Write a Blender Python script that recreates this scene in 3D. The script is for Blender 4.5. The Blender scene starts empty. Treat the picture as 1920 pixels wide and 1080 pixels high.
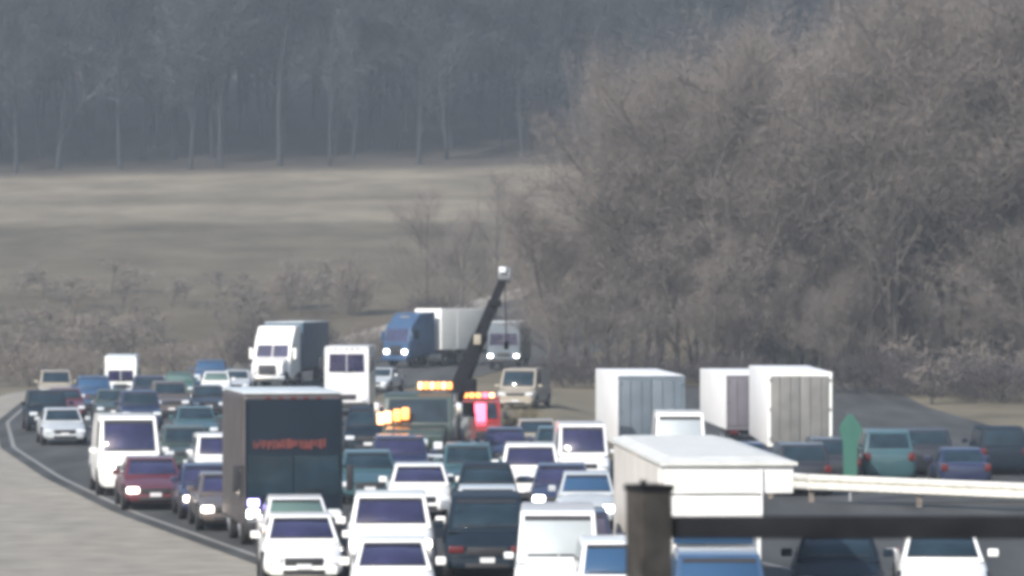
import bpy, bmesh, math, random
import numpy as np
from mathutils import Vector, Matrix

R = math.radians
scn = bpy.context.scene
col = scn.collection
random.seed(7)

# ------------------------------------------------------------------ camera
F_PX, CAM_H = 7600.0, 6.3
cam_d = bpy.data.cameras.new('camera')
cam_d.sensor_width = 36.0
cam_d.lens = 36.0 * F_PX / 1920.0
cam_d.clip_start, cam_d.clip_end = 0.5, 4000.0
cam = bpy.data.objects.new('camera', cam_d)
cam.location = (0, 0, CAM_H)
cam.rotation_euler = (R(90), 0, 0)
col.objects.link(cam)
cam_d.dof.use_dof = True
cam_d.dof.focus_distance = 125.0
cam_d.dof.aperture_fstop = 6.5
scn.camera = cam

# ------------------------------------------------------------------ sky, sun, exposure
SUN_EL = R(36)
SUN_AZ = Vector((-0.56, -0.83))           # towards the sun, on the ground
SUN_AZ.normalize()
sun_dir = Vector((SUN_AZ.x * math.cos(SUN_EL), SUN_AZ.y * math.cos(SUN_EL), math.sin(SUN_EL)))
world = bpy.data.worlds.new('World')
scn.world = world
world.use_nodes = True
wn = world.node_tree
bg = wn.nodes['Background']
sky = wn.nodes.new('ShaderNodeTexSky')
sky.sky_type = 'NISHITA'
sky.sun_disc = False
sky.sun_elevation = SUN_EL
sky.sun_rotation = math.atan2(sun_dir.x, sun_dir.y)
sky.dust_density = 2.0
wn.links.new(sky.outputs[0], bg.inputs[0])
bg.inputs[1].default_value = 0.11
sun_l = bpy.data.lights.new('sun', 'SUN')
sun_l.energy = 3.6
sun_l.angle = R(0.5)
sun_l.color = (1.0, 0.95, 0.88)
sun_o = bpy.data.objects.new('sun', sun_l)
sun_o.rotation_euler = sun_dir.to_track_quat('Z', 'Y').to_euler()
col.objects.link(sun_o)
vs = scn.view_settings
vs.view_transform = 'Standard'
vs.look = 'None'
vs.exposure = 0.75
vs.gamma = 1.0
vs.use_curve_mapping = False
scn.render.engine = 'CYCLES'
scn.cycles.use_denoising = True
scn.cycles.max_bounces = 6
scn.cycles.volume_bounces = 1
scn.cycles.filter_width = 4.2            # the soft lens of a small surveillance camera
HAZE_DENSITY = 0.00033

# ------------------------------------------------------------------ materials
def mat(name, c, rough=0.6, metal=0.0, var=0.12, scale=3.0, emit=None, estr=0.0, coat=0.0, spec=0.5, bump=0.0, stretch=None):
    m = bpy.data.materials.new(name)
    m.use_nodes = True
    nt = m.node_tree
    b = nt.nodes['Principled BSDF']
    b.inputs['Roughness'].default_value = rough
    b.inputs['Metallic'].default_value = metal
    b.inputs['Coat Weight'].default_value = coat
    b.inputs['Specular IOR Level'].default_value = spec
    b.inputs['Base Color'].default_value = (*c, 1)
    if var > 0:
        tc = nt.nodes.new('ShaderNodeTexCoord')
        mp = nt.nodes.new('ShaderNodeMapping')
        if stretch: mp.inputs['Scale'].default_value = stretch
        nz = nt.nodes.new('ShaderNodeTexNoise')
        nz.inputs['Scale'].default_value = scale
        nz.inputs['Detail'].default_value = 5
        rp = nt.nodes.new('ShaderNodeValToRGB')
        rp.color_ramp.elements[0].position = 0.3
        rp.color_ramp.elements[1].position = 0.7
        rp.color_ramp.elements[0].color = (*[x * (1 - var) for x in c], 1)
        rp.color_ramp.elements[1].color = (*[min(1, x * (1 + var)) for x in c], 1)
        nt.links.new(tc.outputs['Object'], mp.inputs[0])
        nt.links.new(mp.outputs[0], nz.inputs[0])
        nt.links.new(nz.outputs[0], rp.inputs[0])
        nt.links.new(rp.outputs[0], b.inputs['Base Color'])
        if bump > 0:
            bp = nt.nodes.new('ShaderNodeBump')
            bp.inputs['Strength'].default_value = bump
            nt.links.new(nz.outputs[0], bp.inputs['Height'])
            nt.links.new(bp.outputs[0], b.inputs['Normal'])
    if emit:
        b.inputs['Emission Color'].default_value = (*emit, 1)
        b.inputs['Emission Strength'].default_value = estr
    return m

def paint(name, c, rough=0.3): return mat(name, c, rough, 0, 0.10, 1.6, coat=0.5)

M = dict(
    white=paint('white_paint', (0.80, 0.80, 0.78)), offwhite=paint('off_white_paint', (0.68, 0.69, 0.70)),
    cream=mat('cream_panel', (0.60, 0.57, 0.53), 0.5, 0, 0.08, 1.2),
    silver=paint('silver_paint', (0.42, 0.45, 0.47)), grey=paint('grey_paint', (0.20, 0.22, 0.24)),
    slate=mat('slate_paint', (0.010, 0.018, 0.029), 0.5, 0, 0.15, 1.6, spec=0.15), teal=paint('teal_paint', (0.035, 0.085, 0.10)),
    navy=paint('navy_paint', (0.018, 0.026, 0.065)), black=paint('black_paint', (0.018, 0.02, 0.026)),
    maroon=paint('maroon_paint', (0.10, 0.02, 0.03)), red=paint('red_paint', (0.26, 0.03, 0.028)),
    green=paint('dark_green_paint', (0.03, 0.10, 0.07)), blue=paint('blue_paint', (0.035, 0.075, 0.15)),
    dgreen=paint('green_grey_paint', (0.04, 0.06, 0.055)), tan=paint('tan_paint', (0.30, 0.27, 0.22)),
    bronze=paint('bronze_paint', (0.10, 0.085, 0.08)), umber=mat('umber_panel', (0.065, 0.056, 0.058), 0.55, 0, 0.25, 1.5),
    glass=mat('sky_reflection_glass', (0.024, 0.022, 0.062), 0.05, 0, 0.45, 1.3, spec=1.0, coat=0.6),  # indigo base colour stands in for the violet sky reflection
    glass_slate=mat('slate_glass', (0.016, 0.030, 0.042), 0.12, 0, 0.4, 1.3, spec=0.35),
    glass_blue=mat('blue_glass', (0.03, 0.075, 0.15), 0.08, 0, 0, spec=0.8),
    glass_green=mat('green_glass', (0.10, 0.16, 0.14), 0.08, 0, 0, spec=0.8),
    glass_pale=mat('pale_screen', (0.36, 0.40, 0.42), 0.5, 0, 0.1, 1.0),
    tyre=mat('tyre_rubber', (0.02, 0.02, 0.021), 0.85, 0, 0.2, 8), rim=mat('alloy_rim', (0.45, 0.46, 0.48), 0.35, 0.8, 0.1),
    plastic=mat('black_plastic', (0.02, 0.021, 0.025), 0.55, 0, 0.1), chrome=mat('chrome', (0.7, 0.71, 0.72), 0.18, 1.0, 0.05),
    lamp_off=mat('clear_lens', (0.62, 0.66, 0.70), 0.12, 0, 0), lamp_on=mat('lit_headlight', (1, 1, 1), 0.2, 0, 0, emit=(1, 0.97, 0.92), estr=9),
    lamp_warm=mat('lit_warm_headlight', (1, 0.9, 0.8), 0.2, 0, 0, emit=(1, 0.86, 0.70), estr=7),
    lamp_violet=mat('lit_violet_headlight', (0.8, 0.8, 1), 0.2, 0, 0, emit=(0.45, 0.36, 1.0), estr=4),
    amber=mat('lit_amber_beacon', (1, 0.6, 0.2), 0.2, 0, 0, emit=(1.0, 0.24, 0.035), estr=1.8),
    amber_hot=mat('lit_amber_strobe', (1, 0.8, 0.5), 0.2, 0, 0, emit=(1.0, 0.36, 0.12), estr=2.3),
    redlamp=mat('lit_red_beacon', (1, 0.1, 0.1), 0.2, 0, 0, emit=(1.0, 0.09, 0.17), estr=3.2),
    taillamp=mat('red_lens', (0.10, 0.016, 0.018), 0.2, 0, 0),
    steel=mat('galvanised_steel', (0.66, 0.65, 0.60), 0.5, 0.2, 0.15, 4), dark_steel=mat('dark_weathered_steel', (0.013, 0.014, 0.017), 0.8, 0.0, 0.3, 6, spec=0.08),
    post_steel=mat('weathered_post_steel', (0.045, 0.043, 0.041), 0.8, 0.0, 0.4, 9, spec=0.1), wood_post=mat('grey_timber', (0.16, 0.14, 0.12), 0.85, 0, 0.3, 5),
    concrete=mat('concrete', (0.40, 0.39, 0.36), 0.9, 0, 0.15, 2), trailer_white=mat('white_trailer_panel', (0.80, 0.80, 0.80), 0.45, 0, 0.06, 0.8),
    trailer_blue=mat('grey_blue_door', (0.115, 0.145, 0.175), 0.5, 0, 0.15, 1.0), trailer_grey=mat('grey_door', (0.17, 0.17, 0.165), 0.5, 0.1, 0.2, 1.5),
    trailer_mauve=mat('mauve_door', (0.13, 0.12, 0.14), 0.5, 0, 0.15, 1.0), trailer_teal=mat('teal_trailer_panel', (0.035, 0.075, 0.115), 0.5, 0, 0.15, 0.8),
    trailer_pale=mat('pale_grey_trailer_panel', (0.74, 0.76, 0.74), 0.5, 0, 0.1, 0.6), roof_white=mat('white_roof_skin', (0.56, 0.57, 0.55), 0.6, 0, 0.1), roof_pale=mat('pale_roof_skin', (0.50, 0.55, 0.58), 0.5, 0, 0.1),
    text_red=mat('faded_red_print', (0.135, 0.032, 0.030), 0.6, 0, 0.2, 6), plate=mat('number_plate', (0.65, 0.66, 0.68), 0.5, 0, 0.05),
    sign_green=mat('green_sign_sheet', (0.030, 0.115, 0.088), 0.5, 0, 0.1), sign_grey=mat('sign_post_steel', (0.35, 0.35, 0.36), 0.5, 0.5, 0.1),
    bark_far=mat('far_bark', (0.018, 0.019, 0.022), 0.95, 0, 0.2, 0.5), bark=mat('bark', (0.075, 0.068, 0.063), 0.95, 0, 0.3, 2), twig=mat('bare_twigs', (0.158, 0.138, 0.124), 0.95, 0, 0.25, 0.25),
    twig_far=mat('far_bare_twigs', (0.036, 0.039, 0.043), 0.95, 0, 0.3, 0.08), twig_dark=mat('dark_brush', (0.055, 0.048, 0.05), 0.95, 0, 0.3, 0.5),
    twig_olive=mat('olive_brush', (0.15, 0.13, 0.075), 0.95, 0, 0.3, 0.8),
    asphalt=mat('worn_asphalt', (0.060, 0.063, 0.064), 0.9, 0, 0.35, 0.6, bump=0.05, spec=0.15, stretch=(1.0, 0.12, 1.0)), shoulder=mat('pale_shoulder', (0.235, 0.218, 0.185), 0.92, 0, 0.22, 0.9, bump=0.1),
    line=mat('road_paint', (0.20, 0.20, 0.19), 0.7, 0, 0.2, 3),
)

def terrain_mat():
    m = bpy.data.materials.new('winter_field')
    m.use_nodes = True
    nt = m.node_tree; N = nt.nodes; L = nt.links
    b = N['Principled BSDF']; b.inputs['Roughness'].default_value = 0.95
    b.inputs['Specular IOR Level'].default_value = 0.1
    tc = N.new('ShaderNodeTexCoord')
    sep = N.new('ShaderNodeSeparateXYZ'); L.new(tc.outputs['Object'], sep.inputs[0])
    # wobble the strip borders a little
    nz = N.new('ShaderNodeTexNoise'); nz.inputs['Scale'].default_value = 0.02; nz.inputs['Detail'].default_value = 3
    L.new(tc.outputs['Object'], nz.inputs[0])
    wob = N.new('ShaderNodeMath'); wob.operation = 'MULTIPLY_ADD'; wob.inputs[1].default_value = 26; L.new(nz.outputs[0], wob.inputs[0]); L.new(sep.outputs[1], wob.inputs[2])
    mr = N.new('ShaderNodeMapRange'); mr.inputs[1].default_value = 230; mr.inputs[2].default_value = 630
    L.new(wob.outputs[0], mr.inputs[0])
    rp = N.new('ShaderNodeValToRGB'); cr = rp.color_ramp
    pos = lambda Y: (Y + 13 - 230) / 400.0
    stops = [(236, (0.175, 0.157, 0.117)), (296, (0.160, 0.142, 0.107)), (318, (0.119, 0.104, 0.078)), (400, (0.129, 0.114, 0.086)), (428, (0.117, 0.104, 0.078)),
             (440, (0.196, 0.173, 0.133)), (470, (0.202, 0.178, 0.138)), (481, (0.148, 0.131, 0.099)), (492, (0.189, 0.167, 0.129)), (532, (0.212, 0.188, 0.146)), (545, (0.064, 0.057, 0.049))]
    cr.elements[0].position = pos(stops[0][0]); cr.elements[0].color = (*stops[0][1], 1)
    cr.elements[1].position = pos(stops[-1][0]); cr.elements[1].color = (*stops[-1][1], 1)
    for Y, c in stops[1:-1]:
        e = cr.elements.new(pos(Y)); e.color = (*c, 1)
    L.new(mr.outputs[0], rp.inputs[0])
    n2 = N.new('ShaderNodeTexNoise'); n2.inputs['Scale'].default_value = 0.11; n2.inputs['Detail'].default_value = 7; n2.inputs['Roughness'].default_value = 0.65
    mp = N.new('ShaderNodeMapping'); mp.inputs['Scale'].default_value = (1.0, 0.55, 1.0)
    L.new(tc.outputs['Object'], mp.inputs[0]); L.new(mp.outputs[0], n2.inputs[0])
    r2 = N.new('ShaderNodeValToRGB'); r2.color_ramp.elements[0].position = 0.32; r2.color_ramp.elements[1].position = 0.7
    r2.color_ramp.elements[0].color = (0.60, 0.595, 0.585, 1); r2.color_ramp.elements[1].color = (1.12, 1.11, 1.09, 1)
    L.new(n2.outputs[0], r2.inputs[0])
    mx = N.new('ShaderNodeMixRGB'); mx.blend_type = 'MULTIPLY'; mx.inputs[0].default_value = 1
    L.new(rp.outputs[0], mx.inputs[1]); L.new(r2.outputs[0], mx.inputs[2])
    L.new(mx.outputs[0], b.inputs['Base Color'])
    return m

# ------------------------------------------------------------------ mesh helpers
class MB:
    def __init__(s): s.v = []; s.f = []
    def add(s, vs_, fs_):
        o = len(s.v); s.v += [tuple(p) for p in vs_]; s.f += [tuple(i + o for i in f) for f in fs_]; return s
    def box(s, c, d, taper=1.0):
        (x, y, z), (a, b, h) = c, (d[0] / 2, d[1] / 2, d[2] / 2)
        t = taper
        return s.add([(x-a,y-b,z-h),(x+a,y-b,z-h),(x+a,y+b,z-h),(x-a,y+b,z-h),(x-a*t,y-b*t,z+h),(x+a*t,y-b*t,z+h),(x+a*t,y+b*t,z+h),(x-a*t,y+b*t,z+h)],
                     [(3,2,1,0),(4,5,6,7),(0,1,5,4),(1,2,6,5),(2,3,7,6),(3,0,4,7)])
    def prism(s, prof, x0, x1, w_top=None):          # prof: (y, z) outline, extruded along x
        n = len(prof); k = w_top or 1.0
        a = [(x0, y, z) for y, z in prof]; b = [(x1, y, z) for y, z in prof]
        fs = [tuple(range(n - 1, -1, -1)), tuple(range(n, 2 * n))] + [(i, (i + 1) % n, n + (i + 1) % n, n + i) for i in range(n)]
        return s.add(a + b, fs)
    def loft(s, rings, caps=True):
        n = len(rings[0]); vs_ = [p for r in rings for p in r]; fs = []
        for i in range(len(rings) - 1):
            for j in range(n):
                fs.append((i*n + j, i*n + (j+1) % n, (i+1)*n + (j+1) % n, (i+1)*n + j))
        if caps: fs += [tuple(range(n - 1, -1, -1)), tuple(range((len(rings)-1)*n, len(rings)*n))]
        return s.add(vs_, fs)
    def tube(s, p0, p1, r0, r1=None, n=8):
        p0, p1 = Vector(p0), Vector(p1); r1 = r0 if r1 is None else r1
        q = (p1 - p0).to_track_quat('Z', 'Y'); rg = []
        for p, r in ((p0, r0), (p1, r1)):
            rg.append([p + q @ Vector((r*math.cos(2*math.pi*i/n), r*math.sin(2*math.pi*i/n), 0)) for i in range(n)])
        return s.loft(rg)
    def lathe_x(s, c, prof, n=20):                    # prof: (x, r) about the x axis
        rg = [[(c[0]+x, c[1]+r*math.cos(2*math.pi*i/n), c[2]+r*math.sin(2*math.pi*i/n)) for i in range(n)] for x, r in prof]
        return s.loft(rg)
    def panel(s, q, th=0.012, off=0.006):             # a thin pane of glass or sheet lying on four corners
        q = [Vector(p) for p in q]; nrm = (q[1]-q[0]).cross(q[3]-q[0]).normalized()
        return s.add([p + nrm*(off-th) for p in q] + [p + nrm*off for p in q],
                     [(3,2,1,0),(4,5,6,7),(0,1,5,4),(1,2,6,5),(2,3,7,6),(3,0,4,7)])
    def mesh(s, name, bevel=0, seg=2, sub=0, smooth=False):
        me = bpy.data.meshes.new(name); me.from_pydata(s.v, [], s.f); me.update()
        bm = bmesh.new(); bm.from_mesh(me)
        bmesh.ops.recalc_face_normals(bm, faces=bm.faces)
        if bevel: bmesh.ops.bevel(bm, geom=[e for e in bm.edges if e.calc_face_angle(0) > 0.3], offset=bevel, segments=seg, profile=0.6, affect='EDGES', clamp_overlap=True)
        bm.to_mesh(me); bm.free()
        if sub:
            o = bpy.data.objects.new('tmp', me); col.objects.link(o)
            md = o.modifiers.new('s', 'SUBSURF'); md.levels = sub; md.render_levels = sub
            bpy.context.view_layer.update()
            m2 = bpy.data.meshes.new_from_object(o.evaluated_get(bpy.context.evaluated_depsgraph_get()))
            bpy.data.objects.remove(o); bpy.data.meshes.remove(me); me = m2; me.name = name
        if smooth or bevel:
            me.polygons.foreach_set('use_smooth', [True] * len(me.polygons))
            if bevel and not smooth:
                try: me.set_sharp_from_angle(angle=R(50))
                except Exception: pass
        return me

def place(name, me, m, parent=None):
    o = bpy.data.objects.new(name, me); col.objects.link(o)
    if parent is not None: o.parent = parent
    m = M[m] if isinstance(m, str) else m
    if not me.materials: me.materials.append(m)
    o.material_slots[0].link = 'OBJECT'; o.material_slots[0].material = m
    return o
def build(mb, name, m, parent=None, **k): return place(name, mb.mesh(name, **k), m, parent)
def tag(o, label=None, cat=None, group=None, kind=None):
    for k, v in (('label', label), ('category', cat), ('group', group), ('kind', kind)):
        if v: o[k] = v
    return o
def thing(name, label, cat, loc, rotz=0, group=None):
    o = bpy.data.objects.new(name, None); o.empty_display_size = 0.3; col.objects.link(o)
    o.location = loc; o.rotation_euler = (0, 0, R(rotz))
    return tag(o, label, cat, group)

# ------------------------------------------------------------------ terrain
def ss(a, b, x):
    t = min(1.0, max(0.0, (x - a) / (b - a))); return t * t * (3 - 2 * t)
def G(X, Y):
    z = 0.0
    if Y > 262:
        z = 0.8 * ss(262, 305, Y)
        if Y > 300: z += 0.093 * (min(Y, 540) - 300) * ss(300, 318, Y)
        if Y > 540: z += 0.14 * (Y - 540)
        z += (0.026 * max(-80, min(80, X)) - 0.25) * ss(400, 540, Y)
    z -= 0.6 * ss(2.5, 5.0, X) * ss(119, 130, Y) * (1 - ss(230, 262, Y))
    return z

xs = sorted(set([-700, -450, -300, -220, -160, -120, -90, -75, -60, -50, -42] + [x for x in np.arange(-36, 36.1, 2.0)] + [2.5, 5.0] + [42, 50, 60, 75, 90, 120, 160, 220, 300, 450, 700]))
ys = sorted(set([-200, -100, -40, 0, 30, 60] + [float(y) for y in np.arange(80, 360, 4)] + [float(y) for y in np.arange(360, 620, 8)] + [540.0] + [640, 680, 720, 780, 850, 950, 1100, 1400]))
g = MB(); nx = len(xs)
g.v = [(x, y, G(x, y) - 0.05) for y in ys for x in xs]
g.f = [(j*nx+i, j*nx+i+1, (j+1)*nx+i+1, (j+1)*nx+i) for j in range(len(ys)-1) for i in range(nx-1)]
tag(build(g, 'ground', terrain_mat(), smooth=True), kind='structure')

LEFT = [(30, 9.7), (60, 2.2), (88.7, -4.9), (114, -11.2), (135, -15.6), (160, -20.2), (190, -24.2), (220, -26.8), (245, -27.0), (265, -24.6), (285, -20.0), (305, -14.2), (325, -8.0), (350, 0.5), (380, 11), (410, 22)]
def left_edge(Y): return float(np.interp(Y, [p[0] for p in LEFT], [p[1] for p in LEFT]))
def strip(name, xl, xr, y0, y1, m, dz, dy=3.0, kind='structure', nsub=8):
    mb = MB(); Y = [y0 + (y1-y0)*i/max(1, int((y1-y0)/dy)) for i in range(max(1, int((y1-y0)/dy)) + 1)]
    for y in Y:
        a, b = xl(y), xr(y)
        for k in range(nsub + 1):
            x = a + (b-a)*k/nsub; mb.v.append((x, y, G(x, y) + dz))
    n = nsub + 1
    mb.f = [(j*n+i, j*n+i+1, (j+1)*n+i+1, (j+1)*n+i) for j in range(len(Y)-1) for i in range(nsub)]
    o = build(mb, name, m, smooth=True)
    return tag(o, kind=kind) if kind else o
W_ROAD = 19.0
def right_edge(Y): return max(left_edge(Y) + W_ROAD, 34.0 - 29 * ss(112, 122, Y)) if Y < 122 else max(left_edge(Y) + W_ROAD, 5.0 - 6 * ss(122, 150, Y)) if Y < 170 else left_edge(Y) + W_ROAD
strip('road_shoulder', lambda y: left_edge(y) - 7.5 + 4.5*ss(118, 150, y), lambda y: left_edge(y) + 0.2, 30, 400, 'shoulder', -0.012, nsub=4)
road = strip('road', left_edge, right_edge, 30, 410, 'asphalt', 0.0, nsub=14)
def road2_l(Y): return 5.2 + 0.012 * (Y - 150)
def road2_r(Y): return 24.0
road2 = strip('far_road', road2_l, road2_r, 124, 262, 'asphalt', 0.006, nsub=10)
e = strip('edge_line', lambda y: left_edge(y) + 0.45, lambda y: left_edge(y) + 0.62, 40, 330, 'line', 0.006, kind=None, nsub=1); e.parent = road
for k in (1, 2, 3):
    y = 45.0 + 3 * k
    while y < 320:
        e = strip('lane_dash', lambda t, k=k: left_edge(t) + 0.5 + 3.7*k, lambda t, k=k: left_edge(t) + 0.64 + 3.7*k, y, y + 3, 'line', 0.006, kind=None, nsub=1)
        e.parent = road; y += 12.2

# ------------------------------------------------------------------ vehicles
TYPES = dict(
    #        L    w    h     hood0 hood1 belt cowl wtop rtop rbase roofw wheel_r tail
    sedan=dict(L=4.65, w=0.91, h=1.46, h0=0.62, h1=0.90, belt=0.94, cowl=1.25, ft=2.02, rt=3.25, rb=4.02, rw=0.66, r=0.33, deck=1.0),
    suv=dict(L=4.75, w=0.96, h=1.76, h0=0.82, h1=1.06, belt=1.10, cowl=1.18, ft=1.80, rt=4.25, rb=4.62, rw=0.74, r=0.38, deck=1.08),
    minivan=dict(L=4.95, w=0.97, h=1.78, h0=0.72, h1=1.00, belt=1.06, cowl=0.95, ft=1.80, rt=4.55, rb=4.82, rw=0.76, r=0.35, deck=1.05),
    van=dict(L=5.6, w=1.00, h=2.42, h0=0.92, h1=1.20, belt=1.26, cowl=0.70, ft=1.42, rt=5.45, rb=5.55, rw=0.84, r=0.37, deck=1.2),
    pickup=dict(L=5.6, w=0.99, h=1.86, h0=0.98, h1=1.14, belt=1.18, cowl=1.45, ft=2.0, rt=3.35, rb=3.65, rw=0.74, r=0.40, deck=1.12),
)
CACHE = {}
def cached(key, fn):
    if key not in CACHE: CACHE[key] = fn()
    return CACHE[key]

def car_meshes(t):
    p = TYPES[t]; L, w, h, r = p['L'], p['w'], p['h'], p['r']; out = {}
    def ring(y, k, zb, zs, zc):
        a = w * k
        half = [(0.80*a, zb), (0.97*a, zb+0.12), (a, zb+0.45*(zs-zb)), (0.975*a, zs-0.10), (0.90*a, zs-0.01), (0.5*a, zc)]
        return [(x, y, z) for x, z in half] + [(0, y, zc+0.012)] + [(-x, y, z) for x, z in reversed(half)] + [(0, y, zb)]
    h0, h1, bl, cw, dk = p['h0'], p['h1'], p['belt'], p['cowl'], p['deck']
    st = [ring(0.0, .74, .34, h0-.16, h0-.14), ring(0.03, .86, .24, h0-.05, h0-.03), ring(0.16, .94, .20, h0+.02, h0+.04), ring(0.45*cw+.1, .985, .2, (h0+h1)/2, (h0+h1)/2+.05),
          ring(cw, 1, .2, h1, h1+.05), ring(p['ft'], 1, .2, bl, bl+.02), ring((p['ft']+p['rt'])/2, 1, .2, bl, bl+.02), ring(p['rt'], 1, .2, bl, bl+.02),
          ring(min(p['rb']+.05, L-.16), .99, .22, dk, dk+.03), ring(L-.10, .95, .24, dk-.03, dk-.01), ring(L-.01, .86, .34, dk-.14, dk-.12)]
    out['body'] = MB().loft(st).mesh('body', sub=1, smooth=True)
    # cabin: a tapered shell above the belt line
    wb, rw = w*0.93, p['rw']
    fr, rr, zb = h-.05, h-.06, bl-.06
    def gr(y, wt, zt): return [(wb, y, zb), (wt, y, zt), (-wt, y, zt), (-wb, y, zb)]
    gm = MB(); c0, f0, r0, b0 = cw-.04, p['ft'], p['rt'], p['rb']
    gm.loft([[(wb*.97, c0, zb), (wb*.955, c0+.03, zb+.05), (-wb*.955, c0+.03, zb+.05), (-wb*.97, c0, zb)], gr(f0, rw, fr), gr((f0+r0)/2, rw, h), gr(r0, rw*.98, rr),
             [(wb*.96, b0, zb), (wb*.94, b0-.02, zb+.06), (-wb*.94, b0-.02, zb+.06), (-wb*.96, b0, zb)]])
    out['cabin'] = gm.mesh('cabin', bevel=0.055, seg=3)
    lerp = lambda a, b, t_: tuple(a[i]+(b[i]-a[i])*t_ for i in range(3))
    def quad(bl_, br_, tr_, tl_, s0, s1, u0, u1):    # a sub-rectangle of a sloping face
        P = lambda u, v: lerp(lerp(bl_, br_, u), lerp(tl_, tr_, u), v)
        return [P(u0, s0), P(u1, s0), P(u1, s1), P(u0, s1)]
    A, B = (-wb*.955, c0+.03, zb+.05), (wb*.955, c0+.03, zb+.05); C, D = (rw, f0, fr), (-rw, f0, fr)
    out['windscreen'] = MB().panel(quad(A, B, C, D, .07, .90, .055, .945), .02, .012).mesh('windscreen', bevel=0.004, seg=1)
    out['roof_shade_strip'] = MB().panel(quad(A, B, C, D, .80, .90, .06, .94), .01, .018).mesh('roof_shade_strip')  # dark band painted in for the shade under the roof edge
    wp = quad(A, B, C, D, .09, .13, .12, .50); wp2 = quad(A, B, C, D, .09, .13, .52, .90)
    out['wiper'] = [MB().panel(q_, .01, .022).mesh('wiper') for q_ in (wp, wp2)]
    A2, B2 = (wb*.94, b0-.02, zb+.06), (-wb*.94, b0-.02, zb+.06); C2, D2 = (-rw*.98, r0, rr), (rw*.98, r0, rr)
    out['rear_window'] = MB().panel(quad(A2, B2, C2, D2, .12, .86, .07, .93), .02, .012).mesh('rear_window')
    sw = []
    n = 2 if t in ('sedan', 'pickup') else 3
    if t == 'van': n = 1
    y_a, y_b = f0+.05, r0-.05 if t != 'van' else f0+1.15
    for side in (-1, 1):
        for k in range(n):
            y0, y1 = y_a+(y_b-y_a)*k/n+.04, y_a+(y_b-y_a)*(k+1)/n-.04
            t0, t1 = .18, .86
            pt = lambda y, t_: (side*(wb+(rw-wb)*t_), y, zb+(fr-zb)*t_)
            q = [pt(y0 - (.45*(f0-c0) if k == 0 else 0), t0), pt(y1, t0), pt(y1, t1), pt(y0, t1)]
            if side > 0: pass
            else: q = [q[1], q[0], q[3], q[2]]
            sw.append(MB().panel(q, .02, .012).mesh('side_window'))
    out['side_window'] = sw
    zl = h0-.02
    out['headlight'] = [MB().box((sx*w*.70, .10, zl-.02), (w*.36, .22, .15)).mesh('headlight', bevel=.035) for sx in (-1, 1)]
    out['tail_lamp'] = [MB().box((sx*w*.80, L-.06, dk-.16), (w*.24, .16, .24)).mesh('tail_lamp', bevel=.03) for sx in (-1, 1)]
    out['grille'] = MB().box((0, .045, zl-.05), (w*.92, .12, .17)).mesh('grille', bevel=.02)
    out['bumper'] = MB().box((0, .06, .38), (w*1.62, .20, .20)).mesh('bumper', bevel=.06)
    out['intake'] = MB().box((0, -.035, .34), (w*1.0, .04, .10)).mesh('intake', bevel=.01)
    out['number_plate'] = MB().box((0, -.052, .46), (.32, .014, .11)).mesh('number_plate')
    out['mirror'] = [MB().box((sx*(w+.10), cw+.42*(f0-cw)+.05, bl+.10), (.22, .12, .16)).mesh('mirror', bevel=.035) for sx in (-1, 1)]
    wy = (.82, L-.92) if t != 'van' else (.80, L-1.15)
    ty, rm, ar = [], [], []
    for y in wy:
        for sx in (-1, 1):
            x = sx*(w-.11)
            ty.append(MB().lathe_x((x, y, r), [(-.10, .55*r), (-.115, .9*r), (-.08, r), (.08, r), (.115, .9*r), (.10, .55*r)]).mesh('tyre', smooth=True))
            rm.append(MB().lathe_x((x+sx*.10, y, r), [(-.02, .64*r), (.012, .60*r), (.012, .2*r), (.03, .12*r)], 14).mesh('rim'))
            ar.append(MB().lathe_x((sx*(w-.05), y, r+.02), [(-.06, r*1.16), (.052, r*1.16)], 20).mesh('wheel_arch'))
    out['wheels'] = list(zip(ty, rm, ar))
    return out

def car(t, label, cat, x_px, D, rot, paint_m, glass='glass', lamps=('lamp_off', 'lamp_off'), scale=(1, 1, 1), name=None, group=None, roof=None, away=False, X=None, plate=True):
    ms = cached(t, lambda: car_meshes(t)); X = (x_px - 960) * D / F_PX if X is None else X
    L = TYPES[t]['L'] * scale[1]
    if away: rot += 180
    a = R(rot)
    px, py = X, D
    if away: px, py = X + L*math.sin(R(rot-180))*-1*0, D + L
    root = thing(name or {'suv': 'sport_utility_car', 'sedan': 'sedan_car', 'minivan': 'minivan', 'van': 'cargo_van', 'pickup': 'pickup_truck'}[t], label, cat, (px, py, G(X, D + L/2)), rot, group)
    root.scale = scale
    body = place('body', ms['body'], paint_m, root)
    cab = place('cabin', ms['cabin'], roof or paint_m, root)
    ws_ = place('windscreen', ms['windscreen'], glass, root)
    place('roof_shade_strip', ms['roof_shade_strip'], 'plastic', ws_)
    for s_ in ms['wiper']: place('wiper', s_, 'plastic', ws_)
    place('rear_window', ms['rear_window'], 'glass_slate' if not away else glass, root)
    for s_ in ms['side_window']: place('side_window', s_, 'glass_slate', root)
    for s_, lm in zip(ms['headlight'], lamps): place('headlight', s_, lm, root)
    for s_ in ms['tail_lamp']: place('tail_lamp', s_, 'taillamp', root)
    place('grille', ms['grille'], 'plastic', root); b_ = place('bumper', ms['bumper'], paint_m, root)
    place('intake', ms['intake'], 'plastic', b_)
    if plate: place('number_plate', ms['number_plate'], 'plate', b_)
    for s_ in ms['mirror']: place('mirror', s_, paint_m, root)
    for ty, rm, ar in ms['wheels']:
        w_ = place('wheel', ty, 'tyre', root); place('rim', rm, 'rim', w_); place('wheel_arch', ar, 'plastic', root)
    if t == 'pickup':
        p = TYPES[t]
        place('bed_floor', cached('bedfloor', lambda: MB().box((0, (p['rb']+p['L'])/2+.02, p['deck']+.025), (1.5, p['L']-p['rb']-.35, .02)).mesh('bed_floor')), 'plastic', root)
    return root

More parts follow.
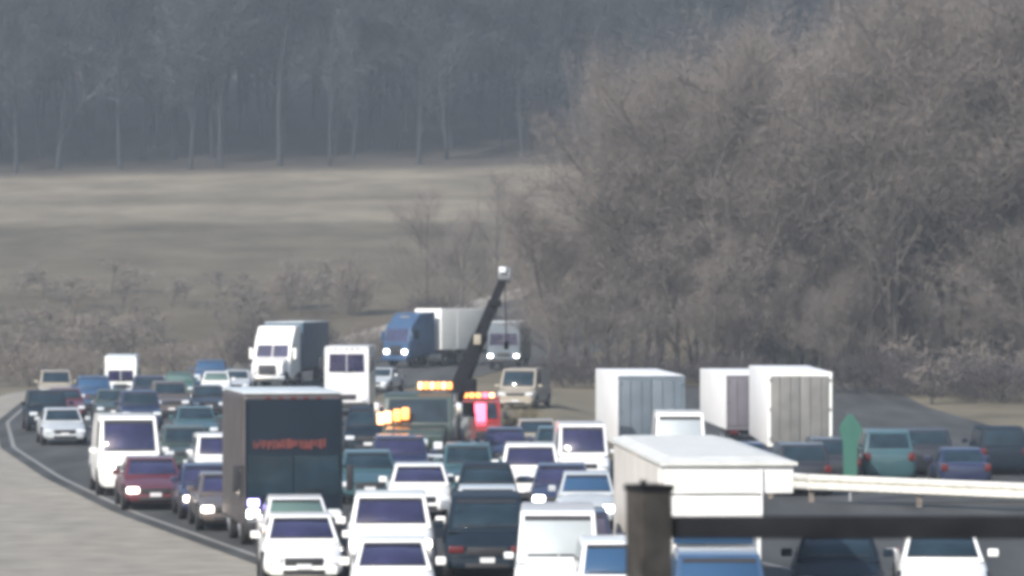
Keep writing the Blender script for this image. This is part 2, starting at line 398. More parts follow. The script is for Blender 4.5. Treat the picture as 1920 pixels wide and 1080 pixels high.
def wheel(parent, x, y, r, wd=.28, z=None):
    z = r if z is None else z
    t = build(MB().lathe_x((x, y, z), [(-wd/2+.02, .55*r), (-wd/2, .9*r), (-wd/2+.03, r), (wd/2-.03, r), (wd/2, .9*r), (wd/2-.02, .55*r)], 22), 'wheel', 'tyre', parent, smooth=True)
    s = 1 if x > 0 else -1
    build(MB().lathe_x((x+s*(wd/2-.02), y, z), [(-.02, .6*r), (.0, .57*r), (-.05, .3*r), (.03, .12*r)], 14), 'rim', 'rim', t)
    return t
V = lambda x, D, s=None: ((x - 960) * D / F_PX)

def semi(label, x_px, D, rot, cab_m, trailer_m, lamps=('lamp_off', 'lamp_off'), trailer_l=14.5, hood=True, roof_m=None, name='semi_truck'):
    X = V(x_px, D); root = thing(name, label, 'truck', (X, D, G(X, D + 5)), rot)
    if hood:
        build(MB().prism([(0.15, .75), (0.10, 1.45), (0.35, 1.66), (1.75, 1.92), (1.85, .75)], -1.0, 1.0), 'hood', cab_m, root, bevel=.10, seg=3)
        cab = [(1.55, .7), (1.62, 1.85), (2.12, 2.72), (2.28, 2.95), (3.35, 3.86), (4.9, 3.92), (4.95, .9)]
        ws = ((1.66, 1.92), (2.10, 2.68))
    else:
        cab = [(0.05, .6), (0.0, 1.7), (.28, 2.75), (.42, 2.95), (1.3, 3.80), (2.9, 3.9), (2.95, .9)]
        ws = ((0.03, 1.78), (.27, 2.68))
    c = build(MB().prism(cab, -1.22, 1.22), 'cab', cab_m, root, bevel=.09, seg=3)
    (y0, z0), (y1, z1) = ws
    for sx in (-1, 1):
        q = [(-1.04, y0, z0), (-.03, y0, z0), (-.03, y1, z1), (-.98, y1, z1)] if sx < 0 else [(.03, y0, z0), (1.04, y0, z0), (.98, y1, z1), (.03, y1, z1)]
        build(MB().panel(q, .03, .02), 'windscreen', 'glass', c)
        build(MB().box((sx*1.225, y1+.45, (z0+z1)/2+.05), (.02, .75, .62)), 'side_window', 'glass_slate', c)
        build(MB().box((sx*1.42, y1-.1, 2.15), (.20, .16, .72)).box((sx*1.30, y1-.05, 2.4), (.2, .05, .05)), 'mirror', cab_m, root, bevel=.03)
        build(MB().box((sx*.86, .08 if hood else -.03, 1.05), (.30, .16, .26)), 'headlight', lamps[0 if sx < 0 else 1], root, bevel=.03)
        build(MB().tube((sx*1.12, 5.05, 1.0), (sx*1.12, 5.05, 3.7), .075), 'exhaust_stack', 'chrome', root)
        build(MB().box((sx*.95, 3.0, .62), (.5, 1.3, .5)), 'fuel_tank', 'chrome', root, bevel=.1)
    fy = .08 if hood else -.02
    build(MB().box((0, fy, 1.15), (1.1, .12, .62)), 'grille', 'plastic', root, bevel=.03)
    build(MB().box((0, fy-.08, .60), (2.35, .28, .34)), 'bumper', cab_m if not hood else 'chrome', root, bevel=.06)
    build(MB().box((0, 3.02 if hood else 1.0, 3.50), (.9, .05, .22)), 'fairing_shadow', 'trailer_grey', c)  # grey plate paints the shadow of the fairing opening
    y_t = 5.5 if hood else 3.5
    tr = build(MB().box((0, y_t + trailer_l/2, 2.62), (2.55, trailer_l, 2.9)), 'trailer', trailer_m, root, bevel=.04)
    build(MB().box((0, y_t + trailer_l/2, 4.09), (2.50, trailer_l-.1, .05)), 'trailer_roof', roof_m or 'roof_pale', tr)
    for k in range(1, int(trailer_l/1.8)):
        for sx in (-1, 1): build(MB().box((sx*1.282, y_t + k*1.8, 2.62), (.02, .05, 2.7)), 'panel_seam', trailer_m, tr)
    build(MB().box((0, y_t+trailer_l/2, .98), (.9, trailer_l+4, .28)), 'chassis', 'plastic', root)
    for y in ((.95, 4.2, 5.5) if hood else (.9, 2.9, 4.1)) :
        for sx in (-1, 1): wheel(root, sx*1.02, y, .50)
    for y in (y_t+trailer_l-2.6, y_t+trailer_l-1.3):
        for sx in (-1, 1): wheel(root, sx*1.0, y, .50, .5)
    return root

def flat_truck(label, x_px, D, rot, w, h, L, front_m, side_m, roof_m, ws, lamps=('lamp_off', 'lamp_off'), name='box_truck', text=False, glass='glass', z0=.5, frame=None, cat='truck', rounding=0):
    """a flat-fronted tall truck: its front at the origin, its body running back"""
    X = V(x_px, D); root = thing(name, label, cat, (X, D, G(X, D + L/2)), rot); a = w/2
    side = build(MB().box((0, L/2+.03, (z0+h)/2), (w, L-.06, h-z0)), 'body', side_m, root, bevel=max(.05, rounding), seg=4)
    build(MB().box((0, .02 if rounding else 0, (z0+h)/2 - .02), (w-.04-rounding*.6, .11 if rounding else .07, h-z0-.06-rounding)), 'front_panel', front_m, root, bevel=.05 if rounding else .03, seg=3)
    build(MB().box((0, L/2, h+.025), (w-.06, L-.1, .06)), 'roof', roof_m, root, bevel=.02)
    z_a, z_b, k = ws
    for sx in (-1, 1):
        q = [(-k*a, -.04, z_a), (-.02, -.04, z_a), (-.02, -.04, z_b), (-k*a*.96, -.04, z_b)] if sx < 0 else [(.02, -.04, z_a), (k*a, -.04, z_a), (k*a*.96, -.04, z_b), (.02, -.04, z_b)]
        build(MB().panel(q, .02, .014), 'windscreen', glass, root)
        build(MB().box((sx*(a+.16), .05, z_a+.42), (.17, .14, .62)).box((sx*(a+.04), .1, z_a+.7), (.2, .05, .05)), 'mirror', 'plastic', root, bevel=.03)
        build(MB().box((sx*a*.80, -.05, z0+.33), (.30, .10, .20)), 'headlight', lamps[0 if sx < 0 else 1], root, bevel=.03)
        build(MB().box((sx*(a+.012), .9, z_a+.25), (.02, .8, .62)), 'side_window', 'glass_slate', root)
        build(MB().box((sx*(a-.03-rounding*.35), -.045, (z0+h)/2), (.05, .03, h-z0-.1-rounding*1.4)), 'corner_trim', frame or side_m, root)
        for y in (1.2, L-1.3): wheel(root, sx*(a-.20), y, .50, .30)
    build(MB().box((0, -.06, z0+.02), (w-.08, .26, .28)), 'bumper', 'plastic', root, bevel=.05)
    build(MB().box((0, -.045, z0+.42), (w*.42, .03, .26)), 'grille', 'plastic', root, bevel=.01)
    for sx in (-1, 1):
        wp = build(MB().tube((sx*.12, -.075, z_a-.02), (sx*.12+.62, -.075, z_a+.18), .012, n=5), 'wiper', 'plastic', root)
    for k_ in (-.5, -.25, 0, .25, .5): build(MB().box((k_*w*.5, -.04, h-.10), (.12, .05, .05)), 'marker_lamp', 'taillamp', root)
    if text:
        # the lettering is only a red smear of strokes in the picture
        rnd = random.Random(3); x = -.98
        while x < .74:
            wl = rnd.uniform(.025, .06); hh = rnd.uniform(.13, .24)
            build(MB().box((x + wl/2, -.0445, 2.50 + rnd.uniform(-.03, .03)), (wl, .02, hh)), 'lettering', 'text_red', root)
            x += wl + rnd.choice([.012, .012, .02, .035])
    return root

# --- the tall dark coach in the foreground
t = flat_truck('tall dark slate coach with red lettering across its flat front', 550, 98.7, 9.8, 2.47, 3.72, 5.1, 'slate', 'umber', 'roof_pale', (1.25, 2.22, .93),
               ('lamp_on', 'lamp_off'), text=True, glass='glass_slate', z0=.48, frame='slate', name='coach_bus', cat='bus', rounding=.14)
build(MB().box((-.98, -.06, 1.08), (.28, .08, .18)), 'marker_lamp', 'lamp_violet', t, bevel=.03)
# --- white flat-fronted truck further back, left of the blue semi
flat_truck('white flat-fronted box truck with a wide dark windscreen, behind the tall dark coach', 650, 200, -1, 2.2, 3.36, 6.5, 'offwhite', 'silver', 'offwhite', (2.15, 3.05, .80), z0=.5, frame='offwhite')
# --- semis far up the road
semi('white semi truck with a dark teal trailer, climbing the road at the left', 500, 255, -8, 'white', 'trailer_teal', trailer_l=9.0)
semi('blue-cabbed truck with a tall pale box body, highest on the road', 742, 290, -40, 'blue', 'trailer_pale', ('lamp_on', 'lamp_on'), trailer_l=5.0, hood=False, roof_m='trailer_white', name='box_truck')
flat_truck('hazy grey-blue truck with lit headlights, behind the raised boom', 944, 286, -6, 2.3, 3.3, 8, 'trailer_blue', 'trailer_blue', 'roof_pale', (1.7, 2.5, .85), ('lamp_on', 'lamp_on'), z0=.6, frame='trailer_blue')

# --- the wrecker with its boom
def wrecker():
    D, X = 136, V(775, 136); root = thing('wrecker_truck', 'heavy wrecker truck with amber lights and a raised dark boom', 'tow truck', (X, D, G(X, D)), -5)
    build(MB().prism([(0.10, .7), (0.05, 1.35), (.3, 1.55), (1.2, 1.72), (1.25, .7)], -1.0, 1.0), 'hood', 'dgreen', root, bevel=.08, seg=3)
    c = build(MB().prism([(1.05, .7), (1.1, 1.7), (1.55, 2.62), (1.75, 2.74), (3.0, 2.74), (3.05, .7)], -1.2, 1.2), 'cab', 'dgreen', root, bevel=.08, seg=3)
    build(MB().panel([(-1.05, 1.13, 1.75), (1.05, 1.13, 1.75), (.98, 1.52, 2.52), (-.98, 1.52, 2.52)], .03, .02), 'windscreen', 'glass_slate', c)
    for sx in (-1, 1):
        build(MB().box((sx*1.205, 2.1, 2.15), (.02, .9, .6)), 'side_window', 'glass_slate', c)
        build(MB().box((sx*1.40, 1.5, 2.1), (.18, .14, .62)).box((sx*1.28, 1.52, 2.3), (.2, .05, .05)), 'mirror', 'chrome', root, bevel=.03)
        build(MB().box((sx*.84, .02, 1.02), (.30, .14, .24)), 'headlight', 'amber_hot' if sx < 0 else 'lamp_off', root, bevel=.03)
        build(MB().box((sx*1.0, 6.2, 1.35), (.5, 5.6, .9)), 'side_locker', 'dgreen', root, bevel=.04)
    build(MB().box((0, .03, 1.0), (1.0, .1, .5)), 'grille', 'chrome', root, bevel=.03)
    build(MB().box((0, -.05, .58), (2.4, .3, .32)), 'bumper', 'chrome', root, bevel=.05)
    for x, m_ in ((-.98, 'amber_hot'), (-.66, 'amber'), (-1.22, 'amber_hot'), (-.38, 'amber')):
        build(MB().box((x, .98, 1.93 + .2*(x + 1)), (.25, .14, .40)), 'strobe_lamp', m_, root, bevel=.05)
    bar = build(MB().box((.55, 1.9, 2.84), (1.25, .3, .10)), 'light_bar', 'plastic', root, bevel=.02)
    for k in range(6): build(MB().box((.05 + k*.20, 1.78, 2.98), (.15, .26, .24)), 'beacon', 'amber' if k % 2 else 'amber_hot', bar, bevel=.04)
    build(MB().box((0, 6.1, .95), (1.0, 6.2, .3)), 'chassis', 'plastic', root)
    build(MB().box((0, 6.2, 1.72), (2.3, 5.4, .12)), 'deck', 'dark_steel', root, bevel=.02)
    build(MB().lathe_x((0, 0, 0), [(0, 0)]) if False else MB().tube((.75, 7.6, 1.75), (.75, 7.6, 2.25), .62, .55, 20), 'turntable', 'dark_steel', root, smooth=False)
    base, tip = Vector((.55, 7.4, 2.2)), Vector((2.25, 9.3, 6.75))
    d = tip - base
    b1 = build(MB().tube(base, base + d*.52, .42, .34, 4), 'boom', 'dark_steel', root, bevel=.02)
    build(MB().tube(base + d*.48, base + d*.78, .28, .25, 4), 'inner_boom', 'dark_steel', b1)
    build(MB().tube(base + d*.74, tip, .20, .18, 4), 'tip_boom', 'dark_steel', b1)
    build(MB().tube(base + Vector((.1, -.5, -.1)), base + d*.40 + Vector((.15, -.3, -.2)), .09, .07, 8), 'lift_cylinder', 'dark_steel', b1)
    build(MB().lathe_x((tip.x, tip.y, tip.z), [(-.2, .28), (.2, .28)], 14), 'boom_head', 'grey', b1)
    build(MB().box((tip.x-.05, tip.y-.32, tip.z+.2), (.26, .18, .22)), 'work_lamp', 'lamp_off', b1, bevel=.03)
    build(MB().box((base + d*.52)[:] and tuple(base + d*.5 + Vector((0, -.46, 0))), (.26, .12, .36)), 'collar', 'tan', b1, bevel=.02)
    for q_, w_ in ((.30, .34), (.50, .40), (.77, .36)): build(MB().box(tuple(base + d*q_ + Vector((.12, -.12, .05))), (w_, w_, .26)), 'boom_collar', 'dark_steel', b1, bevel=.03)
    build(MB().box(tuple(base + d*.12 + Vector((.38, -.2, .1))), (.55, .5, .5)), 'winch', 'dark_steel', b1, bevel=.08)
    build(MB().tube(tip, tip + Vector((.05, .1, -2.4)), .02, n=5), 'cable', 'dark_steel', b1)
    build(MB().box((tip.x+.05, tip.y+.1, tip.z-2.5), (.16, .12, .3)), 'hook_block', 'dark_steel', b1, bevel=.04)
    for y in (.95, 6.2, 7.5):
        for sx in (-1, 1): wheel(root, sx*1.02, y, .52)
    return root
wrecker()

# --- red emergency truck
def rescue():
    D = 150; X = V(893, D); root = thing('rescue_truck', 'red emergency truck with lit red and amber lamps, right of the wrecker', 'truck', (X, D, G(X, D)), 2)
    build(MB().prism([(0, .5), (0, 1.1), (.2, 1.22), (1.0, 1.34), (1.5, 2.05), (3.0, 2.1), (3.05, .5)], -.95, .95), 'cab', 'red', root, bevel=.07, seg=3)
    build(MB().panel([(-.82, 1.05, 1.42), (.82, 1.05, 1.42), (.76, 1.44, 2.0), (-.76, 1.44, 2.0)], .02, .03), 'windscreen', 'glass_slate', root)
    build(MB().box((0, 4.9, 1.45), (1.95, 3.6, 1.5)), 'locker_body', 'red', root, bevel=.04)
    build(MB().box((0, -.02, .85), (.9, .1, .3)), 'grille', 'plastic', root, bevel=.02)
    build(MB().box((0, -.06, .55), (1.9, .2, .22)), 'bumper', 'chrome', root, bevel=.04)
    bar = build(MB().box((0, 1.9, 2.16), (1.5, .32, .10)), 'light_bar', 'plastic', root, bevel=.02)
    for k, m_ in enumerate(['amber_hot', 'amber', 'amber', 'amber', 'redlamp', 'amber_hot']): build(MB().box((-.62 + k*.25, 1.78, 2.28), (.19, .26, .18)), 'beacon', m_, bar, bevel=.03)
    for sx in (-1, 1):
        build(MB().box((sx*1.10, 1.25, 1.55), (.18, .12, .3)), 'mirror', 'plastic', root, bevel=.02)
        build(MB().box((sx*.74, -.02, .9), (.24, .1, .18)), 'headlight', 'amber_hot' if sx < 0 else 'lamp_off', root, bevel=.02)
        for y in (.95, 5.4): wheel(root, sx*.85, y, .40)
    build(MB().box((.18, .98, 1.62), (.42, .18, .78)), 'red_strobe', 'redlamp', root, bevel=.06)
    for z in (1.55, 1.9): build(MB().box((-.72, 1.0 + (z-1.4)*.5, z), (.30, .14, .30)), 'strobe_lamp', 'amber', root, bevel=.04)
    return root
rescue()

# --- white box truck beside the railing
def near_box():
    D = 76; root = thing('box_truck', 'large white box truck with an overhanging body, behind the dark railing post', 'truck', (V(1367, D), D, 0), 3.0)
    L = 12.0
    build(MB().box((0, L/2+.05, 2.70), (2.45, L, .52)), 'upper_body', 'white', root, bevel=.04)
    build(MB().box((-.30, L/2+.07, 1.55), (1.85, L-.1, 1.80)), 'lower_body', 'white', root, bevel=.04)
    build(MB().box((-1.235, L/2+.35, 1.85), (.03, L-1.0, 2.10)), 'side_panel', 'cream', root)
    rf = build(MB().add([(-1.29, -.04, 2.97), (1.29, -.04, 2.97), (1.29, L+.1, 2.97), (-1.29, L+.1, 2.97), (-1.29, -.04, 3.03), (1.29, -.04, 3.03), (1.29, L+.1, 3.03), (-1.29, L+.1, 3.03), (-1.05, .5, 3.12), (.85, .5, 3.12), (.85, L-.3, 3.12), (-1.05, L-.3, 3.12)],
               [(3,2,1,0), (0,1,5,4), (1,2,6,5), (2,3,7,6), (3,0,4,7), (4,5,9,8), (5,6,10,9), (6,7,11,10), (7,4,8,11), (8,9,10,11)]), 'roof', 'roof_white', root)
    build(MB().box((.62, .02, 2.35), (.03, .06, 1.1)), 'corner_seam', 'offwhite', root)
    build(MB().box((-.30, .02, 1.75), (1.5, .05, .5)), 'windscreen', 'glass_blue', root, bevel=.02)
    build(MB().box((-.30, .0, .62), (1.9, .25, .3)), 'bumper', 'plastic', root, bevel=.05)
    for sx in (-1, 1):
        build(MB().box((-.30+sx*.72, -.02, .95), (.28, .1, .2)), 'headlight', 'lamp_off', root, bevel=.03)
        for y in (1.3, L-2.2): wheel(root, -.30 + sx*.75, y, .48)
near_box()

# --- trailers queued on the far carriageway, rears towards the camera
def trailer_rear(label, x_px, D, rot, side_m, door_m, L=13.0, top=3.02, w=2.5, framed=False):
    X = V(x_px, D); gz = G(X, D+2); root = thing('semi_trailer', label, 'trailer', (X, D, gz), rot); h = top - gz; z0 = .95
    build(MB().box((0, L/2+.06, (z0+h)/2), (w, L-.1, h-z0)), 'body', side_m, root, bevel=.03)
    fr = 'trailer_pale' if framed else door_m
    build(MB().box((0, .03, h-.08), (w+.02, .08, .14)).box((0, .03, z0+.06), (w+.02, .08, .12)).box((-w/2+.05, .03, (z0+h)/2), (.10, .075, h-z0-.26)).box((w/2-.05, .03, (z0+h)/2), (.10, .075, h-z0-.26)), 'rear_frame', fr, root)
    for sx in (-1, 1):
        d = build(MB().box((sx*(w/4-.045), .0, (z0+h)/2 - .01), (w/2-.13, .06, h-z0-.30)), 'door', door_m, root, bevel=.012)
        for k in (.30, .62): build(MB().tube((sx*(w/2-.2)*k*1.25, -.045, z0+.15), (sx*(w/2-.2)*k*1.25, -.045, h-.2), .022, n=6), 'lock_rod', door_m, d)
        for k in range(3): build(MB().box((sx*(w/2-.11), -.035, z0+.3+k*(h-z0-.6)/2), (.12, .03, .10)), 'hinge', door_m, d)
        build(MB().box((sx*(w/2-.3), -.03, z0-.10), (.34, .06, .12)), 'tail_lamp', 'taillamp', root)
        for y in (1.6, 2.9): wheel(root, sx*(w/2-.27), y, .50, .5)
        build(MB().box((sx*(w/2-.3), .95, .55), (.6, .02, .6)), 'mud_flap', 'plastic', root)
    build(MB().box((0, .08, .62), (w-.3, .10, .12)).box((-.6, .1, .8), (.08, .08, .4)).box((.6, .1, .8), (.08, .08, .4)), 'underride_bar', 'dark_steel', root)
    build(MB().box((0, L/2, .85), (.9, L-1, .22)), 'chassis', 'plastic', root)
    return root
trailer_rear('white-sided trailer with grey-blue rear doors, leftmost of the three trailers', 1222, 152, 2.6, 'trailer_white', 'trailer_blue')
trailer_rear('white-sided trailer with mauve-grey doors, mostly hidden behind the framed grey-door trailer', 1418, 170, 1.9, 'trailer_white', 'trailer_mauve', top=2.65, L=14)
trailer_rear('white-sided trailer with framed grey rear doors, rightmost of the three trailers', 1500, 152, -.2, 'trailer_white', 'trailer_grey', framed=True, top=3.15, w=2.4)


on, off, warm = 'lamp_on', 'lamp_off', 'lamp_warm'
# --- near cars
car('suv', 'white sport utility car with a wide violet windscreen, right of the tall dark coach', 'car', 733, 87, 2, 'white', lamps=(on, warm), scale=(1.03, 1, 1.03))
car('sedan', 'white car nearest the camera, in front of the white sport utility car', 'car', 737, 76.5, 2, 'white', scale=(.92, 1, 1))
car('sedan', 'white sedan in front of the tall dark coach, nearer of two in line', 'car', 570, 85, 5, 'white', lamps=(off, off), scale=(.97, 1, 1))
car('sedan', 'white sedan with greenish windscreen, between a nearer white sedan and the dark coach', 'car', 563, 92, 6, 'offwhite', 'glass_green', scale=(.93, .98, 1.02))
car('minivan', 'dark slate minivan beside the white sport utility car', 'car', 914, 87, 1, 'slate', 'glass_slate', lamps=('taillamp', 'taillamp'), scale=(.98, 1, 1))  # red front lenses stand in for red reflections on its nose
car('sedan', 'grey car with a pale roof line directly behind the dark slate minivan', 'car', 916, 94, 1, 'grey', 'glass_slate', roof='silver', scale=(1, .98, 1.12))
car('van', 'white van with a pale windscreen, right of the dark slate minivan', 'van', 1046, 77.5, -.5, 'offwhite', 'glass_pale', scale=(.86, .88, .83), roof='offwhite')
car('suv', 'dark car behind the railing post, with a violet windscreen', 'car', 1082, 82.8, 0, 'navy', scale=(.88, .9, .96))
car('suv', 'white car with a blue windscreen, left of the railing post', 'car', 1168, 72.3, 1, 'offwhite', 'glass_blue', scale=(.88, .9, .98))
car('suv', 'blue sport utility car under the railing, right of its post', 'car', 1358, 66.5, 0, 'blue', 'glass_blue', scale=(.92, .9, 1.06))
car('sedan', 'dark slate car under the railing, right of the white box truck', 'car', 1572, 79, -4, 'slate', 'glass_slate')
car('sedan', 'white car under the railing at the right edge', 'car', 1772, 79, -4, 'white', 'glass_slate')
# --- second rank
car('sedan', 'white sedan with shining hood, just behind the white sport utility car', 'car', 788, 110, 2, 'white', lamps=(off, off))
car('sedan', 'slate blue car between the white sedan and the white-fronted car', 'car', 914, 109, 1, 'slate', 'glass_slate', scale=(.95, 1, 1.04))
car('sedan', 'teal blue car half hidden by the tall dark coach', 'car', 694, 117.5, 4, 'teal', 'glass_slate', scale=(1, 1, 1.05))
car('suv', 'dark navy car behind the teal blue car', 'car', 752, 127, 3, 'navy', scale=(1.0, 1, .92))
car('suv', 'dark teal sport utility car left of the white-fronted car', 'car', 878, 120, 1, 'teal', 'glass_slate', scale=(.88, 1, .93))
car('suv', 'white-fronted car with a dark windscreen, behind the navy car with lit headlight', 'car', 995, 117.5, 0, 'white', 'glass', scale=(.98, 1, .98))
car('sedan', 'navy car with a lit violet headlight beside the pale grey car', 'car', 1052, 110, -1, 'navy', lamps=(on, off), scale=(.95, 1, 1))
car('sedan', 'pale grey car with both headlights lit, left of the white box truck', 'car', 1100, 105, -1, 'silver', 'glass_blue', lamps=(on, on), scale=(.9, .95, 1))
car('van', 'white-roofed van with dark violet windscreen, left of the white box truck', 'van', 1096, 127, 2, 'offwhite', 'glass', scale=(.86, .9, .84))
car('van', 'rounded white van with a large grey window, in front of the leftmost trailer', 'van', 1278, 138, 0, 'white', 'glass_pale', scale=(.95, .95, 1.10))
# --- left lane queue
car('van', 'white cargo van at the left edge of the road', 'van', 246, 122.6, 9, 'white', lamps=(on, off))
car('sedan', 'dark red sedan with a lit headlight in front of the white cargo van', 'car', 292, 114.6, 9, 'maroon', lamps=(warm, off))
car('suv', 'grey-green sport utility car behind the dark red sedan', 'car', 352, 138, 8, 'dgreen', 'glass_slate', scale=(.92, 1, .88))
car('suv', 'white sport utility car with bright headlight, half hidden by the tall dark coach', 'car', 420, 124.6, 8, 'white', lamps=(on, on), scale=(.92, 1, 1))
car('sedan', 'dark blue sedan with pale lit headlight right of the dark red sedan', 'car', 394, 110, 8, 'navy', lamps=(warm, off), scale=(.88, .98, 1))
car('sedan', 'bronze grey sedan with a warm lit headlight beside the tall dark coach', 'car', 432, 104.8, 8, 'bronze', lamps=(warm, off), scale=(.92, 1, 1))
# --- behind, between the truck and the wrecker
car('minivan', 'dark minivan right behind the tall dark coach, left of the wrecker', 'van', 690, 152, 0, 'slate', 'glass_slate')
car('sedan', 'dark car in front of the red emergency truck', 'car', 946, 139, 0, 'navy', scale=(.92, 1, 1))
car('van', 'pale tan van far behind the red emergency truck', 'van', 966, 212, -10, 'tan', 'glass_slate', scale=(1.05, 1, .86))
car('sedan', 'olive tan car left of the white-roofed van', 'car', 1010, 148, 2, 'tan', 'glass_slate', scale=(.95, 1, 1))
# --- small cars at the far left
flat_truck('small grey box truck in the far queue at the left edge', 226, 224, 4, 1.75, 2.5, 6, 'trailer_pale', 'trailer_pale', 'roof_pale', (1.15, 1.75, .8), z0=.45, frame='trailer_pale')
car('suv', 'dark blue car in the far queue, right of the small grey box truck', 'car', 281, 208, 6, 'navy', 'glass_slate')
car('suv', 'blue car in the far queue, left of the small grey box truck', 'car', 178, 208, 8, 'blue', 'glass_blue')
car('sedan', 'green car with bright front in the far queue', 'car', 336, 231, 5, 'green', 'glass_green', lamps=(on, off))
car('sedan', 'white car in the far queue, right of the green car', 'car', 404, 233, 3, 'white', 'glass_green', lamps=(warm, off))
car('suv', 'blue car in the far queue behind the white car', 'car', 392, 255, 1, 'blue', 'glass_blue', scale=(1.1, 1, 1))
car('sedan', 'pale teal car in the far queue in front of the white semi truck', 'car', 440, 238, 0, 'silver', 'glass_slate')
# --- far carriageway cars
car('suv', 'black sport utility car behind the guard rail, under the grey-door trailer', 'car', 1500, 134, 2, 'black', 'glass_slate', away=True)
car('suv', 'dark teal car behind the guard rail, right of the green marker', 'car', 1668, 141, 0, 'teal', 'glass_slate', away=True, scale=(1, 1, 1.12))
car('sedan', 'black sedan between the green marker and the dark teal car', 'car', 1624, 150, 0, 'black', 'glass', away=True)
car('sedan', 'dark navy sedan left of the black sport utility car behind the guard rail', 'car', 1395, 142, 2, 'navy', 'glass_slate', away=True)

car('suv', 'black car half behind the green marker, below the grey-door trailer', 'car', 1562, 139, 1, 'black', 'glass_slate', away=True)
car('suv', 'black sport utility car behind the guard rail, right of the dark teal car', 'car', 1742, 148, 0, 'black', 'glass_slate', away=True)
car('sedan', 'navy sedan behind the guard rail, second from the right end of its row', 'car', 1812, 137, 0, 'navy', 'glass_slate', away=True)
car('minivan', 'slate minivan behind the guard rail, last on the right', 'van', 1884, 149, 0, 'slate', 'glass_slate', away=True)
car('sedan', 'dark slate car behind the white box truck roof, below the leftmost trailer', 'car', 1200, 131.5, 1, 'slate', 'glass_slate')
car('sedan', 'dark teal sedan left of the white-roofed van', 'car', 1045, 140, 0, 'teal', 'glass_slate', scale=(.95, 1, 1))
car('suv', 'dark navy sport utility car right behind the white cargo van', 'car', 266, 178, 8, 'navy', 'glass_slate')
car('sedan', 'dark green sedan between the small grey box truck and the white cargo van', 'car', 214, 192, 8, 'dgreen', 'glass_slate')
car('sedan', 'silver sedan left of the white cargo van, behind it in the queue', 'car', 122, 162, 10, 'silver', 'glass_slate')
car('suv', 'dark slate sport utility car in the queue at the left edge', 'car', 92, 178, 10, 'slate', 'glass_slate')
car('sedan', 'maroon sedan in the far queue at the left edge', 'car', 128, 194, 10, 'maroon', 'glass_slate')
car('minivan', 'tan minivan last in the far queue at the left edge', 'van', 106, 222, 8, 'tan', 'glass_slate')

car('sedan', 'dark teal sedan in the gap between the grey-green car and the far queue', 'car', 372, 164, 8, 'teal', 'glass_slate')
car('suv', 'bronze sport utility car in front of the green car of the far queue', 'car', 322, 196, 8, 'bronze', 'glass_slate')
car('sedan', 'black sedan in front of the white car of the far queue', 'car', 392, 200, 6, 'black', 'glass_slate')
car('sedan', 'silver sedan between the white flat-fronted truck and the blue-cabbed truck', 'car', 700, 244, -12, 'silver', 'glass_slate')

# ------------------------------------------------------------------ road furniture
def guard_rail():
    pts = [(7.1, 124.5), (7.6, 121.6), (8.7, 119.3), (11.6, 116.5), (15.5, 112.9), (19.5, 109.3), (23.5, 105.7), (27.5, 102.1)]
    root = thing('guard_rail', 'pale steel guard rail with two ridges running to the right edge', 'guard rail', (7.1, 124.5, 0))
    prof = [(-.02, .34), (.08, .40), (.08, .50), (-.02, .58), (.08, .66), (.08, .76), (-.02, .82), (-.05, .82), (-.05, .34)]
    for i in range(len(pts)-1):
        a, b = Vector((*pts[i], 0)), Vector((*pts[i+1], 0)); d = (b-a).normalized(); n = Vector((d.y, -d.x, 0))   # towards the camera
        rg = [[p - Vector((7.1, 124.5, 0)) + n*o + Vector((0, 0, z)) for o, z in prof] for p in (a, b + d*(.12 if i < len(pts)-2 else 0))]
        build(MB().loft(rg), 'beam', 'steel', root)
        q = a - Vector((7.1, 124.5, 0)) - n*.17
        build(MB().box((q.x, q.y, .40), (.15, .2, .84)), 'post', 'wood_post', root)
guard_rail()

def railing():
    Y = 14.0; X = V(1217, Y); zd = 4.40
    deck = build(MB().box((5.2, 7.3, zd-.25), (10.0, 14.0, .5)), 'overpass_deck', 'concrete', bevel=.02)
    tag(deck, kind='structure')
    for px in (2.2, 8.2): build(MB().box((px, 7.3, 1.93), (1.0, 1.2, 3.92)), 'deck_pier', 'concrete', deck)
    root = thing('steel_railing', 'dark steel railing with one stout square post, close to the camera', 'railing', (X, Y, zd), 0)
    ca, sa = math.cos(R(28)), math.sin(R(28))
    def turned(w, z0, z1):
        q = [(-w, -w), (w, -w), (w, w), (-w, w)]
        return [[(x*ca - y*sa, x*sa + y*ca, z) for x, y in q] for z in (z0, z1)]
    build(MB().loft(turned(.060, .02, 1.215)), 'post', 'post_steel', root, bevel=.006)
    build(MB().loft(turned(.064, 1.2, 1.222)), 'post_cap', 'dark_steel', root)
    build(MB().loft(turned(.12, 0, .02)), 'base_plate', 'dark_steel', root)
    build(MB().tube((-.02, 0, 1.22), (-.02, 0, 1.237), .012, n=6), 'cap_bolt', 'dark_steel', root)
    for z, h in ((1.072, .076), (.62, .05), (.2, .05)):
        build(MB().box((4.08, .03, z), (8.0, .07, h)), 'rail', 'dark_steel', root, bevel=.008)
    for x in (2.7, 5.4, 8.0): build(MB().box((x, .11, .55), (.09, .09, 1.1)), 'post', 'dark_steel', root, bevel=.006)
railing()

